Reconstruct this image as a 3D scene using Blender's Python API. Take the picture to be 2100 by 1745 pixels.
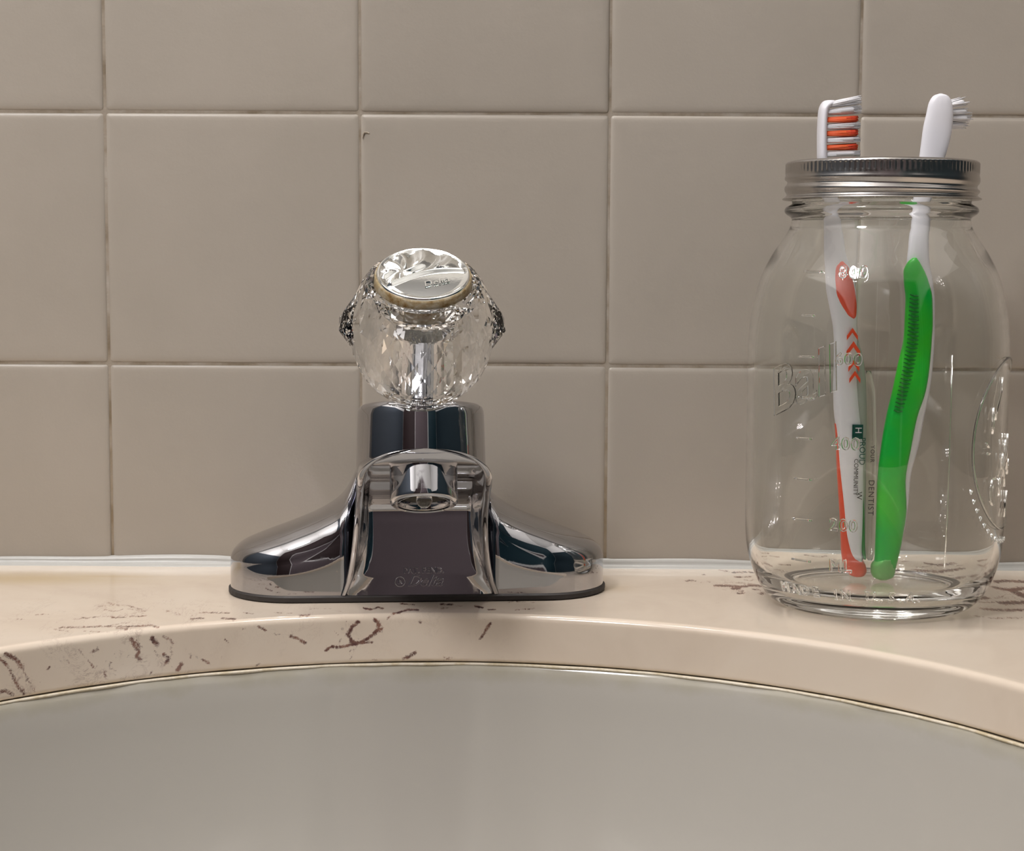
import bpy, bmesh, math, random
import numpy as np
from mathutils import Vector, Matrix
random.seed(7); rng = np.random.RandomState(7)
PI = math.pi
sc = bpy.context.scene
for o in list(bpy.data.objects): bpy.data.objects.remove(o)
COL = sc.collection

# ------------------------------------------------------------------ camera
FPX = 3540.0; CAMD = 0.745; CAMH = 0.135; PITCH = math.radians(5.6); ROLL = math.radians(0.3)
cf = np.array([0, math.cos(PITCH), -math.sin(PITCH)]); cr0 = np.array([1.0, 0, 0]); cu0 = np.cross(cr0, cf)
cr = math.cos(ROLL)*cr0 + math.sin(ROLL)*cu0; cu = -math.sin(ROLL)*cr0 + math.cos(ROLL)*cu0
CP = np.array([0, -CAMD, CAMH])
cam = bpy.data.cameras.new('camera'); cam.sensor_fit = 'HORIZONTAL'; cam.sensor_width = 36.0
cam.lens = FPX/2100*36.0; cam.clip_start = 0.01; cam.clip_end = 20
camo = bpy.data.objects.new('camera', cam); COL.objects.link(camo)
camo.matrix_world = Matrix(((cr[0], cu[0], -cf[0], CP[0]), (cr[1], cu[1], -cf[1], CP[1]), (cr[2], cu[2], -cf[2], CP[2]), (0, 0, 0, 1)))
sc.camera = camo

def ray(x, y): return cf + cr*(x-1050)/FPX + cu*(872.5-y)/FPX
def aty(x, y, Y):
    d = ray(x, y); return CP + d*(Y-CP[1])/d[1]
def atz(x, y, Z=0.0):
    d = ray(x, y); return CP + d*(Z-CP[2])/d[2]

# ------------------------------------------------------------------ world, lights, exposure
w = bpy.data.worlds.new('room_air'); sc.world = w; w.use_nodes = True
w.node_tree.nodes['Background'].inputs[0].default_value = (1.0, 0.95, 0.92, 1)
w.node_tree.nodes['Background'].inputs[1].default_value = 0.10
def lamp(x, y, z, watts, rad, col):
    l = bpy.data.lights.new('vanity_bulb_light', 'POINT'); l.energy = watts; l.shadow_soft_size = rad; l.color = col
    o = bpy.data.objects.new('vanity_bulb_light', l); COL.objects.link(o); o.location = (x, y, z); l.cycles.is_caustics_light = True; return o
for bx_, by_, bw_ in ((-0.34, -0.09, 3.0), (-0.15, -0.09, 4.9), (0.08, -0.09, 6.6)):
    lamp(bx_, by_, 1.12, bw_, 0.036, (1.0, 0.955, 0.91))
cl = bpy.data.lights.new('ceiling_light', 'POINT'); cl.shadow_soft_size = 0.11; cl.energy = 23; cl.color = (1.0, 0.97, 0.97)
cl.cycles.is_caustics_light = True
clo = bpy.data.objects.new('ceiling_light', cl); COL.objects.link(clo); clo.location = (-0.46, -0.80, 1.05)
sc.view_settings.view_transform = 'Standard'; sc.view_settings.look = 'None'
sc.view_settings.gamma = 1; sc.view_settings.use_curve_mapping = False
sc.view_settings.exposure = 0.16
sc.cycles.max_bounces = 24; sc.cycles.transmission_bounces = 20; sc.cycles.glossy_bounces = 10
sc.cycles.diffuse_bounces = 5; sc.cycles.transparent_max_bounces = 24
sc.cycles.caustics_reflective = True; sc.cycles.caustics_refractive = True
sc.cycles.sample_clamp_indirect = 0.0; sc.cycles.blur_glossy = 0.3
sc.cycles.use_denoising = True

# ------------------------------------------------------------------ helpers
def link(o): COL.objects.link(o); return o
def mesh_obj(name, verts, faces, mat, parent=None, smooth=True, loc=None):
    me = bpy.data.meshes.new(name); me.from_pydata([tuple(map(float, v)) for v in verts], [], faces); me.update()
    if mat: me.materials.append(mat)
    me.polygons.foreach_set('use_smooth', [smooth]*len(me.polygons))
    o = link(bpy.data.objects.new(name, me))
    if parent: o.parent = parent
    if loc: o.location = loc
    return o
def fixn(o):
    bm = bmesh.new(); bm.from_mesh(o.data); bmesh.ops.remove_doubles(bm, verts=bm.verts, dist=1e-7)
    bmesh.ops.recalc_face_normals(bm, faces=bm.faces); bm.to_mesh(o.data); bm.free(); return o
def sharp(o, deg=35):
    bm = bmesh.new(); bm.from_mesh(o.data)
    for e in bm.edges:
        if len(e.link_faces) == 2 and e.calc_face_angle(0) > math.radians(deg): e.smooth = False
    bm.to_mesh(o.data); bm.free(); return o
def empty(name, loc=(0, 0, 0), rot=(0, 0, 0), **kw):
    o = link(bpy.data.objects.new(name, None)); o.location = loc; o.rotation_euler = rot; o.empty_display_size = 0.02
    return tag(o, **kw)
def tag(o, label=None, cat=None, group=None, kind=None):
    if label: o['label'] = label
    if cat: o['category'] = cat
    if group: o['group'] = group
    if kind: o['kind'] = kind
    return o
def grid_faces(nu, nv, cu_=False, cv_=False):
    f = []
    for i in range(nu if cu_ else nu-1):
        for j in range(nv if cv_ else nv-1):
            a = i*nv+j; b = ((i+1) % nu)*nv+j; c = ((i+1) % nu)*nv+(j+1) % nv; d = i*nv+(j+1) % nv
            f.append((a, b, c, d))
    return f
def lathe(name, prof, mat, parent=None, n=96, closed=False, zfun=None, rfun=None, sm=True, ang=None):
    V = []
    for i in range(n):
        a = 2*PI*i/n
        for j, (r, z) in enumerate(prof):
            rr = r if rfun is None else rfun(r, z, a); zz = z if zfun is None else zfun(r, z, a)
            V.append((rr*math.cos(a), rr*math.sin(a), zz))
    o = mesh_obj(name, V, grid_faces(n, len(prof), True, closed), mat, parent, sm)
    fixn(o)
    if ang: sharp(o, ang)
    return o
def tube(name, pts, rad, mat, parent=None, n=8, closed=False):
    V = []; P_ = [Vector(p) for p in pts]; m = len(P_)
    up = Vector((0.13, 0.31, 0.94))
    for i, p in enumerate(P_):
        if closed: t = P_[(i+1) % m]-P_[i-1]
        else: t = P_[min(i+1, m-1)]-P_[max(i-1, 0)]
        t.normalize(); s = t.cross(up).normalized(); q = s.cross(t)
        r = rad[i] if isinstance(rad, (list, tuple)) else rad
        for k in range(n):
            a = 2*PI*k/n; V.append(p+s*r*math.cos(a)+q*r*math.sin(a))
    F = grid_faces(m, n, closed, True)
    if not closed: F += [tuple(range(n))[::-1], tuple(range((m-1)*n, m*n))]
    return V, F
def smooth_interp(x, xs, ys): return float(np.interp(x, xs, ys))
def pchip(x, xs, ys):
    # monotone-ish cubic through the given stations
    xs = np.array(xs, float); ys = np.array(ys, float); h = np.diff(xs); d = np.diff(ys)/h
    m = np.zeros(len(xs)); m[0] = d[0]; m[-1] = d[-1]
    for i in range(1, len(xs)-1):
        m[i] = 0 if d[i-1]*d[i] <= 0 else 2*d[i-1]*d[i]/(d[i-1]+d[i])
    x = min(max(x, xs[0]), xs[-1]); i = min(max(int(np.searchsorted(xs, x))-1, 0), len(h)-1)
    t = (x-xs[i])/h[i]
    return float((2*t**3-3*t**2+1)*ys[i]+(t**3-2*t**2+t)*h[i]*m[i]+(-2*t**3+3*t**2)*ys[i+1]+(t**3-t**2)*h[i]*m[i+1])

# ------------------------------------------------------------------ materials
def mat(name, col=(0.8, 0.8, 0.8), rough=0.5, metal=0.0, trans=0.0, ior=1.45, spec=0.5, coat=0.0, sss=0.0):
    m = bpy.data.materials.new(name); m.use_nodes = True; b = m.node_tree.nodes['Principled BSDF']
    b.inputs['Base Color'].default_value = (*col, 1); b.inputs['Roughness'].default_value = rough
    b.inputs['Metallic'].default_value = metal; b.inputs['Transmission Weight'].default_value = trans
    b.inputs['IOR'].default_value = ior; b.inputs['Specular IOR Level'].default_value = spec
    b.inputs['Coat Weight'].default_value = coat
    if sss:
        b.inputs['Subsurface Weight'].default_value = sss; b.inputs['Subsurface Radius'].default_value = (0.004, 0.004, 0.004)
        b.inputs['Subsurface Scale'].default_value = 1.0
    return m
def N(m, t, **kw):
    n = m.node_tree.nodes.new(t)
    for k, v in kw.items():
        if k.startswith('_'): setattr(n, k[1:], v)
        else: n.inputs[k.replace('__', ' ')].default_value = v
    return n
def L(m, a, ao, b, bi): m.node_tree.links.new(a.outputs[ao], b.inputs[bi])
def bsdf(m): return m.node_tree.nodes['Principled BSDF']
def coords(m, kind='Object'):
    t = N(m, 'ShaderNodeTexCoord'); return t, kind
def noise(m, scale, detail=3.0, rough=0.5, vec=None, distort=0.0):
    n = N(m, 'ShaderNodeTexNoise'); n.inputs['Scale'].default_value = scale; n.inputs['Detail'].default_value = detail
    n.inputs['Roughness'].default_value = rough; n.inputs['Distortion'].default_value = distort
    if vec is None:
        g = N(m, 'ShaderNodeNewGeometry'); L(m, g, 'Position', n, 'Vector')
    else: L(m, vec[0], vec[1], n, 'Vector')
    return n
def ramp(m, src, so, stops):
    r = N(m, 'ShaderNodeValToRGB'); L(m, src, so, r, 'Fac'); e = r.color_ramp.elements
    while len(e) < len(stops): e.new(0.5)
    for i, (p, c) in enumerate(stops):
        e[i].position = p; e[i].color = (*c, 1) if len(c) == 3 else c
    return r
def mixc(m, fac, a, b, blend='MIX'):
    n = N(m, 'ShaderNodeMix', _data_type='RGBA', _blend_type=blend)
    for v, i in ((fac, 0), (a, 6), (b, 7)):
        if isinstance(v, tuple) and len(v) == 2 and hasattr(v[0], 'outputs'): m.node_tree.links.new(v[0].outputs[v[1]], n.inputs[i])
        elif isinstance(v, (int, float)): n.inputs[i].default_value = v
        else: n.inputs[i].default_value = (*v, 1)
    return n
def bump(m, src, so, strength, dist):
    b = N(m, 'ShaderNodeBump'); b.inputs['Strength'].default_value = strength; b.inputs['Distance'].default_value = dist
    L(m, src, so, b, 'Height'); L(m, b, 'Normal', bsdf(m), 'Normal'); return b

M = {}
# glazed tile: warm grey, satin, slight pillow waves
m = M['tile'] = mat('glazed_tile', (0.50, 0.435, 0.37), 0.34, spec=0.5)
n1 = noise(m, 14, 3); n2 = noise(m, 900, 2); oi = N(m, 'ShaderNodeObjectInfo')
r1 = ramp(m, n1, 'Fac', [(0.3, (0.405, 0.366, 0.316)), (0.7, (0.440, 0.397, 0.345))])
mm = N(m, 'ShaderNodeMapRange'); mm.inputs[3].default_value = 0.96; mm.inputs[4].default_value = 1.04; L(m, oi, 'Random', mm, 0)
mx = N(m, 'ShaderNodeVectorMath', _operation='SCALE'); L(m, r1, 'Color', mx, 0); L(m, mm, 0, mx, 'Scale')
L(m, mx, 0, bsdf(m), 'Base Color')
n3 = noise(m, 110, 2); ad = N(m, 'ShaderNodeMath', _operation='MULTIPLY_ADD'); L(m, n3, 'Fac', ad, 0); ad.inputs[1].default_value = 4.0; L(m, n2, 'Fac', ad, 2)
bump(m, ad, 0, 0.16, 0.0002)
# grout with brown stains
m = M['grout'] = mat('grout', (0.4, 0.35, 0.29), 0.9, spec=0.2)
n1 = noise(m, 60, 4, 0.6)
g = N(m, 'ShaderNodeNewGeometry'); sx = N(m, 'ShaderNodeSeparateXYZ'); L(m, g, 'Position', sx, 0)
r1 = ramp(m, n1, 'Fac', [(0.33, (0.24, 0.195, 0.14)), (0.5, (0.36, 0.31, 0.25)), (0.68, (0.44, 0.40, 0.35))])
st = N(m, 'ShaderNodeMapRange'); L(m, sx, 'Z', st, 0); st.inputs[1].default_value = 0.10; st.inputs[2].default_value = 0.0; st.inputs[3].default_value = 0.0; st.inputs[4].default_value = 0.42
r2 = mixc(m, (st, 0), (r1, 'Color'), (0.25, 0.17, 0.07)); L(m, r2, 2, bsdf(m), 'Base Color')
bump(m, noise(m, 900, 3), 'Fac', 0.5, 0.0004)
m = M['caulk'] = mat('silicone_caulk', (0.46, 0.455, 0.43), 0.30, spec=0.5)
bump(m, noise(m, 160, 3), 'Fac', 0.25, 0.0005)
M['paint'] = mat('dark_reflection_paint', (0.13, 0.12, 0.11), 0.8)  # upper wall darkened to stand for a mirror's dark reflection
bump(M['paint'], noise(M['paint'], 200, 2), 'Fac', 0.1, 0.0005)
M['ceiling'] = mat('ceiling_paint', (0.84, 0.83, 0.81), 0.9)
bump(M['ceiling'], noise(M['ceiling'], 150, 2), 'Fac', 0.1, 0.0005)
M['darkwall'] = mat('dark_hall_paint', (0.030, 0.028, 0.030), 0.8)
bump(M['darkwall'], noise(M['darkwall'], 150, 2), 'Fac', 0.1, 0.0005)
M['bluegrey'] = mat('blue_grey_side_paint', (0.055, 0.068, 0.085), 0.8)
bump(M['bluegrey'], noise(M['bluegrey'], 150, 2), 'Fac', 0.1, 0.0005)
M['navy'] = mat('navy_side_paint', (0.010, 0.026, 0.036), 0.8)
bump(M['navy'], noise(M['navy'], 150, 2), 'Fac', 0.1, 0.0005)
M['moss'] = mat('dark_green_paint', (0.02, 0.045, 0.02), 0.8)
bump(M['moss'], noise(M['moss'], 150, 2), 'Fac', 0.1, 0.0005)
M['teal'] = mat('teal_reflection_paint', (0.012, 0.040, 0.055), 0.5)
bump(M['teal'], noise(M['teal'], 60, 2), 'Fac', 0.1, 0.0005)
M['maroon'] = mat('maroon_reflection_paint', (0.022, 0.008, 0.008), 0.7)
bump(M['maroon'], noise(M['maroon'], 60, 2), 'Fac', 0.1, 0.0005)
M['mauve'] = mat('mauve_panel_paint', (0.12, 0.092, 0.10), 0.8)
bump(M['mauve'], noise(M['mauve'], 60, 2), 'Fac', 0.1, 0.0005)
m = M['floor'] = mat('floor_vinyl', (0.10, 0.09, 0.08), 0.5); bump(m, noise(m, 40, 2), 'Fac', 0.1, 0.0005)

# cultured marble: cream body, brown veins from the mesh attribute broken up by noise
m = M['marble'] = mat('cultured_marble', (0.8, 0.7, 0.6), 0.16, spec=0.5, coat=0.3)
bsdf(m).inputs['Coat Roughness'].default_value = 0.06
n1 = noise(m, 16, 4, 0.55, distort=1.2)
base = ramp(m, n1, 'Fac', [(0.30, (0.700, 0.590, 0.482)), (0.5, (0.755, 0.645, 0.532)), (0.72, (0.775, 0.675, 0.565))])
at = N(m, 'ShaderNodeAttribute', _attribute_name='vein'); sepv = N(m, 'ShaderNodeSeparateColor'); L(m, at, 'Color', sepv, 0)
gv = N(m, 'ShaderNodeNewGeometry'); mpv = N(m, 'ShaderNodeMapping'); mpv.inputs['Scale'].default_value = (1, 0.28, 1); L(m, gv, 'Position', mpv, 'Vector')
nv = noise(m, 700, 6, 0.8, vec=(mpv, 'Vector'), distort=1.0)
cmb = N(m, 'ShaderNodeMath', _operation='MULTIPLY_ADD'); L(m, nv, 'Fac', cmb, 0); cmb.inputs[1].default_value = 2.0; L(m, sepv, 0, cmb, 2)
sub = N(m, 'ShaderNodeMapRange'); L(m, cmb, 0, sub, 0); sub.inputs[1].default_value = 1.50; sub.inputs[2].default_value = 1.85
vc = ramp(m, noise(m, 300, 2), 'Fac', [(0.4, (0.095, 0.032, 0.026)), (0.6, (0.25, 0.12, 0.085))])
c1 = mixc(m, (sub, 0), (base, 'Color'), (vc, 'Color'))
# diffuse brown haze round the vein clusters
nh = noise(m, 150, 5, 0.7, vec=(mpv, 'Vector'), distort=2.5)
rid = ramp(m, nh, 'Fac', [(0.47, (0, 0, 0)), (0.495, (1, 1, 1)), (0.505, (1, 1, 1)), (0.53, (0, 0, 0))])
nb2 = ramp(m, noise(m, 95, 3, 0.6, vec=(mpv, 'Vector')), 'Fac', [(0.50, (0, 0, 0)), (0.60, (1, 1, 1))])
hz0 = N(m, 'ShaderNodeMath', _operation='MULTIPLY'); L(m, rid, 'Color', hz0, 0); L(m, nb2, 'Color', hz0, 1)
hz = N(m, 'ShaderNodeMath', _operation='MULTIPLY'); L(m, hz0, 0, hz, 0); L(m, sepv, 1, hz, 1)
c2 = mixc(m, (hz, 0), (c1, 2), (0.25, 0.14, 0.12))
c3 = mixc(m, (sepv, 2), (c2, 2), (0.56, 0.42, 0.22))
L(m, c3, 2, bsdf(m), 'Base Color')
bump(m, noise(m, 45, 2), 'Fac', 0.05, 0.0008)

m = M['basin'] = mat('basin_ceramic', (0.47, 0.455, 0.42), 0.13, spec=0.5, coat=0.2)
g = N(m, 'ShaderNodeNewGeometry'); sx = N(m, 'ShaderNodeSeparateXYZ'); L(m, g, 'Position', sx, 0)
nz = noise(m, 55, 4, 0.6); zz = N(m, 'ShaderNodeMath', _operation='MULTIPLY_ADD'); L(m, nz, 'Fac', zz, 0); zz.inputs[1].default_value = 0.012; L(m, sx, 'Z', zz, 2)
mr = N(m, 'ShaderNodeMapRange'); L(m, zz, 0, mr, 0); mr.inputs[1].default_value = -0.0195; mr.inputs[2].default_value = -0.0135; mr.inputs[3].default_value = 0.0; mr.inputs[4].default_value = 0.45
c = mixc(m, (mr, 0), (0.465, 0.442, 0.402), (0.33, 0.295, 0.185)); L(m, c, 2, bsdf(m), 'Base Color')
bump(m, noise(m, 25, 2), 'Fac', 0.05, 0.001)
m = M['seam'] = mat('old_seam_caulk', (0.70, 0.62, 0.46), 0.5)
c = ramp(m, noise(m, 130, 4, 0.7), 'Fac', [(0.35, (0.58, 0.49, 0.33)), (0.55, (0.76, 0.69, 0.57))]); L(m, c, 'Color', bsdf(m), 'Base Color')

m = M['chrome'] = mat('polished_chrome', (0.50, 0.50, 0.52), 0.035, 1.0)
n1 = noise(m, 300, 4, 0.7); r1 = ramp(m, n1, 'Fac', [(0.50, (0.03,)*3), (0.75, (0.11,)*3)]); L(m, r1, 'Color', bsdf(m), 'Roughness')
# hard-water specks
nw = noise(m, 700, 3, 0.6); rw = ramp(m, nw, 'Fac', [(0.70, (0.50, 0.50, 0.52)), (0.78, (0.66, 0.63, 0.60))]); L(m, rw, 'Color', bsdf(m), 'Base Color')
M['capmetal'] = mat('bright_button_metal', (0.93, 0.95, 0.93), 0.10, 1.0)
bump(M['capmetal'], noise(M['capmetal'], 900, 2), 'Fac', 0.05, 0.0003)
m = M['gasket'] = mat('black_gasket', (0.035, 0.03, 0.028), 0.6); bump(m, noise(m, 300, 2), 'Fac', 0.2, 0.0004)
m = M['screen'] = mat('aerator_screen', (0.045, 0.036, 0.024), 0.8, 0.0); bump(m, noise(m, 2500, 2), 'Fac', 0.8, 0.0005)
M['acrylic'] = mat('clear_acrylic', (0.985, 0.99, 0.985), 0.0, 0, 1.0, 1.49)
m = M['amber'] = mat('amber_residue', (0.62, 0.47, 0.26), 0.35, 0, 0.0, 1.3)
c = ramp(m, noise(m, 260, 4, 0.7), 'Fac', [(0.36, (0.22, 0.13, 0.045)), (0.50, (0.36, 0.28, 0.16)), (0.64, (0.46, 0.40, 0.30))]); L(m, c, 'Color', bsdf(m), 'Base Color')
M['glass'] = mat('jar_glass', (0.975, 0.985, 0.975), 0.0, 0, 1.0, 1.5)
m = M['band'] = mat('zinc_band', (0.50, 0.48, 0.46), 0.24, 1.0)
bump(m, noise(m, 500, 3), 'Fac', 0.06, 0.0003)
M['white'] = mat('white_plastic', (0.86, 0.86, 0.92), 0.28)
M['orange'] = mat('orange_rubber', (0.85, 0.085, 0.025), 0.40)
m = M['green'] = mat('green_rubber', (0.03, 0.42, 0.05), 0.33)
c = ramp(m, noise(m, 45, 2), 'Fac', [(0.40, (0.0, 0.56, 0.055)), (0.62, (0.035, 0.60, 0.025))]); L(m, c, 'Color', bsdf(m), 'Base Color')
M['greenend'] = mat('pale_green_rubber', (0.17, 0.66, 0.14), 0.4)
M['darkgreen'] = mat('dark_green_rubber', (0.01, 0.27, 0.035), 0.4)
M['bristle'] = mat('nylon_bristle', (0.88, 0.88, 0.92), 0.5, sss=0.1)
M['bristle2'] = mat('orange_bristle', (0.95, 0.16, 0.05), 0.5)
M['bristle3'] = mat('orange_bristle_tip', (0.70, 0.06, 0.02), 0.6)
M['inkgreen'] = mat('green_ink', (0.0, 0.10, 0.075), 0.5)
M['ink'] = mat('black_ink', (0.02, 0.02, 0.022), 0.5)
M['clear'] = mat('clear_grip', (0.93, 0.97, 0.93), 0.02, 0, 1.0, 1.35)
M['paleg'] = mat('frosted_grip', (0.46, 0.52, 0.45), 0.25)

# ------------------------------------------------------------------ tiled back wall
XL = [-0.0655 - 0.1087*4, -0.0655-0.1087*3, -0.0655-0.1087*2, -0.1744, -0.0655, 0.0410, 0.1477, 0.2545, 0.3615, 0.4685, 0.5755]
ZL = [0.0012, 0.0880, 0.1955, 0.3030, 0.4105]
def box(name, x0, x1, y0, y1, z0, z1, mt, parent=None):
    V = [(x, y, z) for x in (x0, x1) for y in (y0, y1) for z in (z0, z1)]
    F = [(0, 1, 3, 2), (4, 6, 7, 5), (0, 4, 5, 1), (2, 3, 7, 6), (0, 2, 6, 4), (1, 5, 7, 3)]
    return fixn(mesh_obj(name, V, F, mt, parent, False))
wall = box('wall_back', -1.0, 1.0, 0.0012, 0.06, -0.8, 1.55, M['paint'])
tag(wall, 'beige tiled wall behind the faucet', kind='structure')
gr = box('grout', XL[0]-.001, XL[-1]+.001, 0.0009, 0.0024, -0.02, ZL[-1]+.001, M['grout'], wall)
# small row-height offsets of single tiles, as in the photograph
ZOFF = {(4, 1): 0.0004, (6, 1): -0.0008, (5, 1): 0.0, (7, 1): 0.0012}
def tile_mesh(w_, h_):
    prof = [(0.0, 0.0022), (0.0, 0.0010), (0.0004, 0.00055), (0.0010, 0.00026), (0.0019, 0.00008), (0.0032, 0.0), (0.007, -0.00004)]
    V = []; F = []
    rings = []
    for ins, y in prof:
        rr = max(0.0012-ins*0.4, 0.0004); ring = []
        for cx, cz, a0 in ((w_/2-ins-rr, h_/2-ins-rr, 0), (-w_/2+ins+rr, h_/2-ins-rr, 90), (-w_/2+ins+rr, -h_/2+ins+rr, 180), (w_/2-ins-rr, -h_/2+ins+rr, 270)):
            for k in range(3):
                a = math.radians(a0+45*k); ring.append((cx+rr*math.cos(a), y, cz+rr*math.sin(a)))
        rings.append(ring)
    n = 12
    for r_ in rings: V += r_
    for i in range(len(rings)-1):
        for j in range(n): F.append((i*n+j, i*n+(j+1) % n, (i+1)*n+(j+1) % n, (i+1)*n+j))
    F.append(tuple(range((len(rings)-1)*n, len(rings)*n)))
    return V, F
for i in range(len(XL)-1):
    for j in range(len(ZL)-1):
        jx, jz = 0.0009, 0.0010
        x0, x1 = XL[i]+jx/2, XL[i+1]-jx/2
        z0 = ZL[j]+jz/2 + ZOFF.get((i, j), 0); z1 = ZL[j+1]-jz/2 + ZOFF.get((i, j+1), 0)
        V, F = tile_mesh(x1-x0, z1-z0)
        t = mesh_obj('tile', V, F, M['tile'], wall, True, ((x0+x1)/2, random.uniform(-0.00018, 0.00018), (z0+z1)/2))
        fixn(t); t.rotation_euler = (random.uniform(-.0018, .0018), 0, random.uniform(-.0018, .0018))
# grout blob smeared over the tile edge under the top joint
b_ = aty(746, 272, -0.0003); V, F = tube('', [b_+np.array(p)*0.001 for p in ((-.6, 0, -2.4), (-.2, 0, -.8), (.2, 0, .1), (1.4, 0, .1), (2.4, 0, -.3))], [0.0002, 0.00035, 0.0004, 0.00035, 0.0002], None, n=6)
mesh_obj('grout_smear', V, F, M['grout'], wall)
# caulk along the wall foot
xs = np.linspace(-0.6, 0.6, 161); V = []
prof = [(0.0005, 0.0032), (-0.0006, 0.0028), (-0.0009, 0.0019), (-0.0012, 0.0010), (-0.0022, 0.0005), (-0.0034, 0.0002), (-0.0038, -0.0005)]
for x in xs:
    s = 1.0+0.16*math.sin(x*31)+0.10*math.sin(x*83+1)+(0.12 if x < -0.12 else 0)
    lift = 0.0006*math.sin(x*9+2)
    for (y, z) in prof: V.append((x, y*s, z*s+(lift if z > 0.002 else 0)))
ck = mesh_obj('trim_1', V, grid_faces(len(xs), len(prof)), M['caulk']); fixn(ck)
tag(ck, 'pale caulk bead between the tiles and the counter', kind='structure')

# ------------------------------------------------------------------ rest of the room (seen only in reflections), panels and board added for these
RY = -1.75
tag(box('floor', -1.0, 1.0, RY, 0.0, -0.82, -0.80, M['floor']), 'dark vinyl floor', kind='structure')
tag(box('ceiling', -1.0, 1.0, RY, 0.0, 1.55, 1.58, M['ceiling']), 'white ceiling', kind='structure')
wl_ = tag(box('wall_left', -1.03, -1.0, RY, 0.06, -0.8, 1.55, M['ceiling']), 'plain left wall with an added blue grey reflection panel', kind='structure')
wr_ = tag(box('wall_right', 1.0, 1.03, RY, 0.06, -0.8, 1.55, M['ceiling']), 'plain right wall with an added navy reflection panel', kind='structure')
rw_ = tag(box('wall_rear', -1.0, 1.0, RY-0.03, RY, -0.8, 1.55, M['ceiling']), 'rear wall behind the camera with added dark reflection panels', kind='structure')
box('reflection_panel', -1.0, -0.99, RY, 0.0, -0.8, 0.80, M['bluegrey'], wl_)  # added dark lower half; the white wall above gives fill light
box('reflection_panel', 0.99, 1.0, RY, 0.0, -0.8, 0.80, M['navy'], wr_)  # added likewise, for a navy side reflection in the chrome
box('reflection_panel', -0.24, 0.42, RY, RY+0.012, -0.8, 1.42, M['mauve'], rw_)  # added so the chrome mirrors a mauve band
box('reflection_panel', -0.98, -0.26, RY, RY+0.008, -0.8, 1.42, M['maroon'], rw_)  # added so the chrome mirrors a near-black maroon band
tag(box('reflection_board_1', 0.46, 0.96, RY+0.001, RY+0.03, -0.8, 1.42, M['teal']), 'dark teal board added at the rear wall for chrome reflections', kind='structure')  # added out of view as a dark teal band for the chrome

# ------------------------------------------------------------------ countertop with oval cut-out
ECX, ECY, EA, EB = -0.024, -0.3300, 0.2215, 0.2290
TH = 0.0185
def ell(a, grow=0.0): return ECX+(EA+grow)*math.sin(a), ECY+(EB+grow)*math.cos(a)   # a=0 towards the wall
XO, YO0, YO1 = 0.60, -0.0008, -0.60
def outer(a):
    dx, dy = math.sin(a)*EA, math.cos(a)*EB; s = 1e9
    for lim, c, d in ((XO, ECX, dx), (-XO, ECX, dx), (YO0, ECY, dy), (YO1, ECY, dy)):
        if abs(d) > 1e-9:
            t = (lim-c)/d
            if t > 0: s = min(s, t)
    return ECX+dx*s, ECY+dy*s
A = list(np.linspace(-1.10, 1.10, 760)) + list(np.linspace(1.10, 2*PI-1.10, 122))[1:-1]
fil = 0.0026
rows = [('in', 0.030, -TH), ('in', 0.0010, -TH), ('in', 0.0003, -TH+0.0004), ('in', 0.0, -TH+0.0012)]
for k in range(1, 26): rows.append(('in', 0.0, -TH+0.0012+(TH-0.0012-fil)*k/25))
for k in range(1, 7):
    t = k/6*PI/2; rows.append(('in', fil*(1-math.cos(t)), -fil+fil*math.sin(t)))
NT = 130
V = []
for a in A:
    xi, yi = ell(a); ox, oy = outer(a)
    for kind, off, z in rows:
        x, y = ell(a, off); V.append((x, y, z))
    x0, y0 = ell(a, fil)
    for k in range(1, NT+1):
        t = (k/NT); V.append((x0+(ox-x0)*t, y0+(oy-y0)*t, 0.0))
    V.append((ox, oy, -TH))
nr = len(rows)+NT+1
ct = mesh_obj('countertop', V, grid_faces(len(A), nr, True, False), M['marble']); fixn(ct)
tag(ct, 'cream marble vanity countertop with brown veins around the oval sink', 'countertop')
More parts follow.
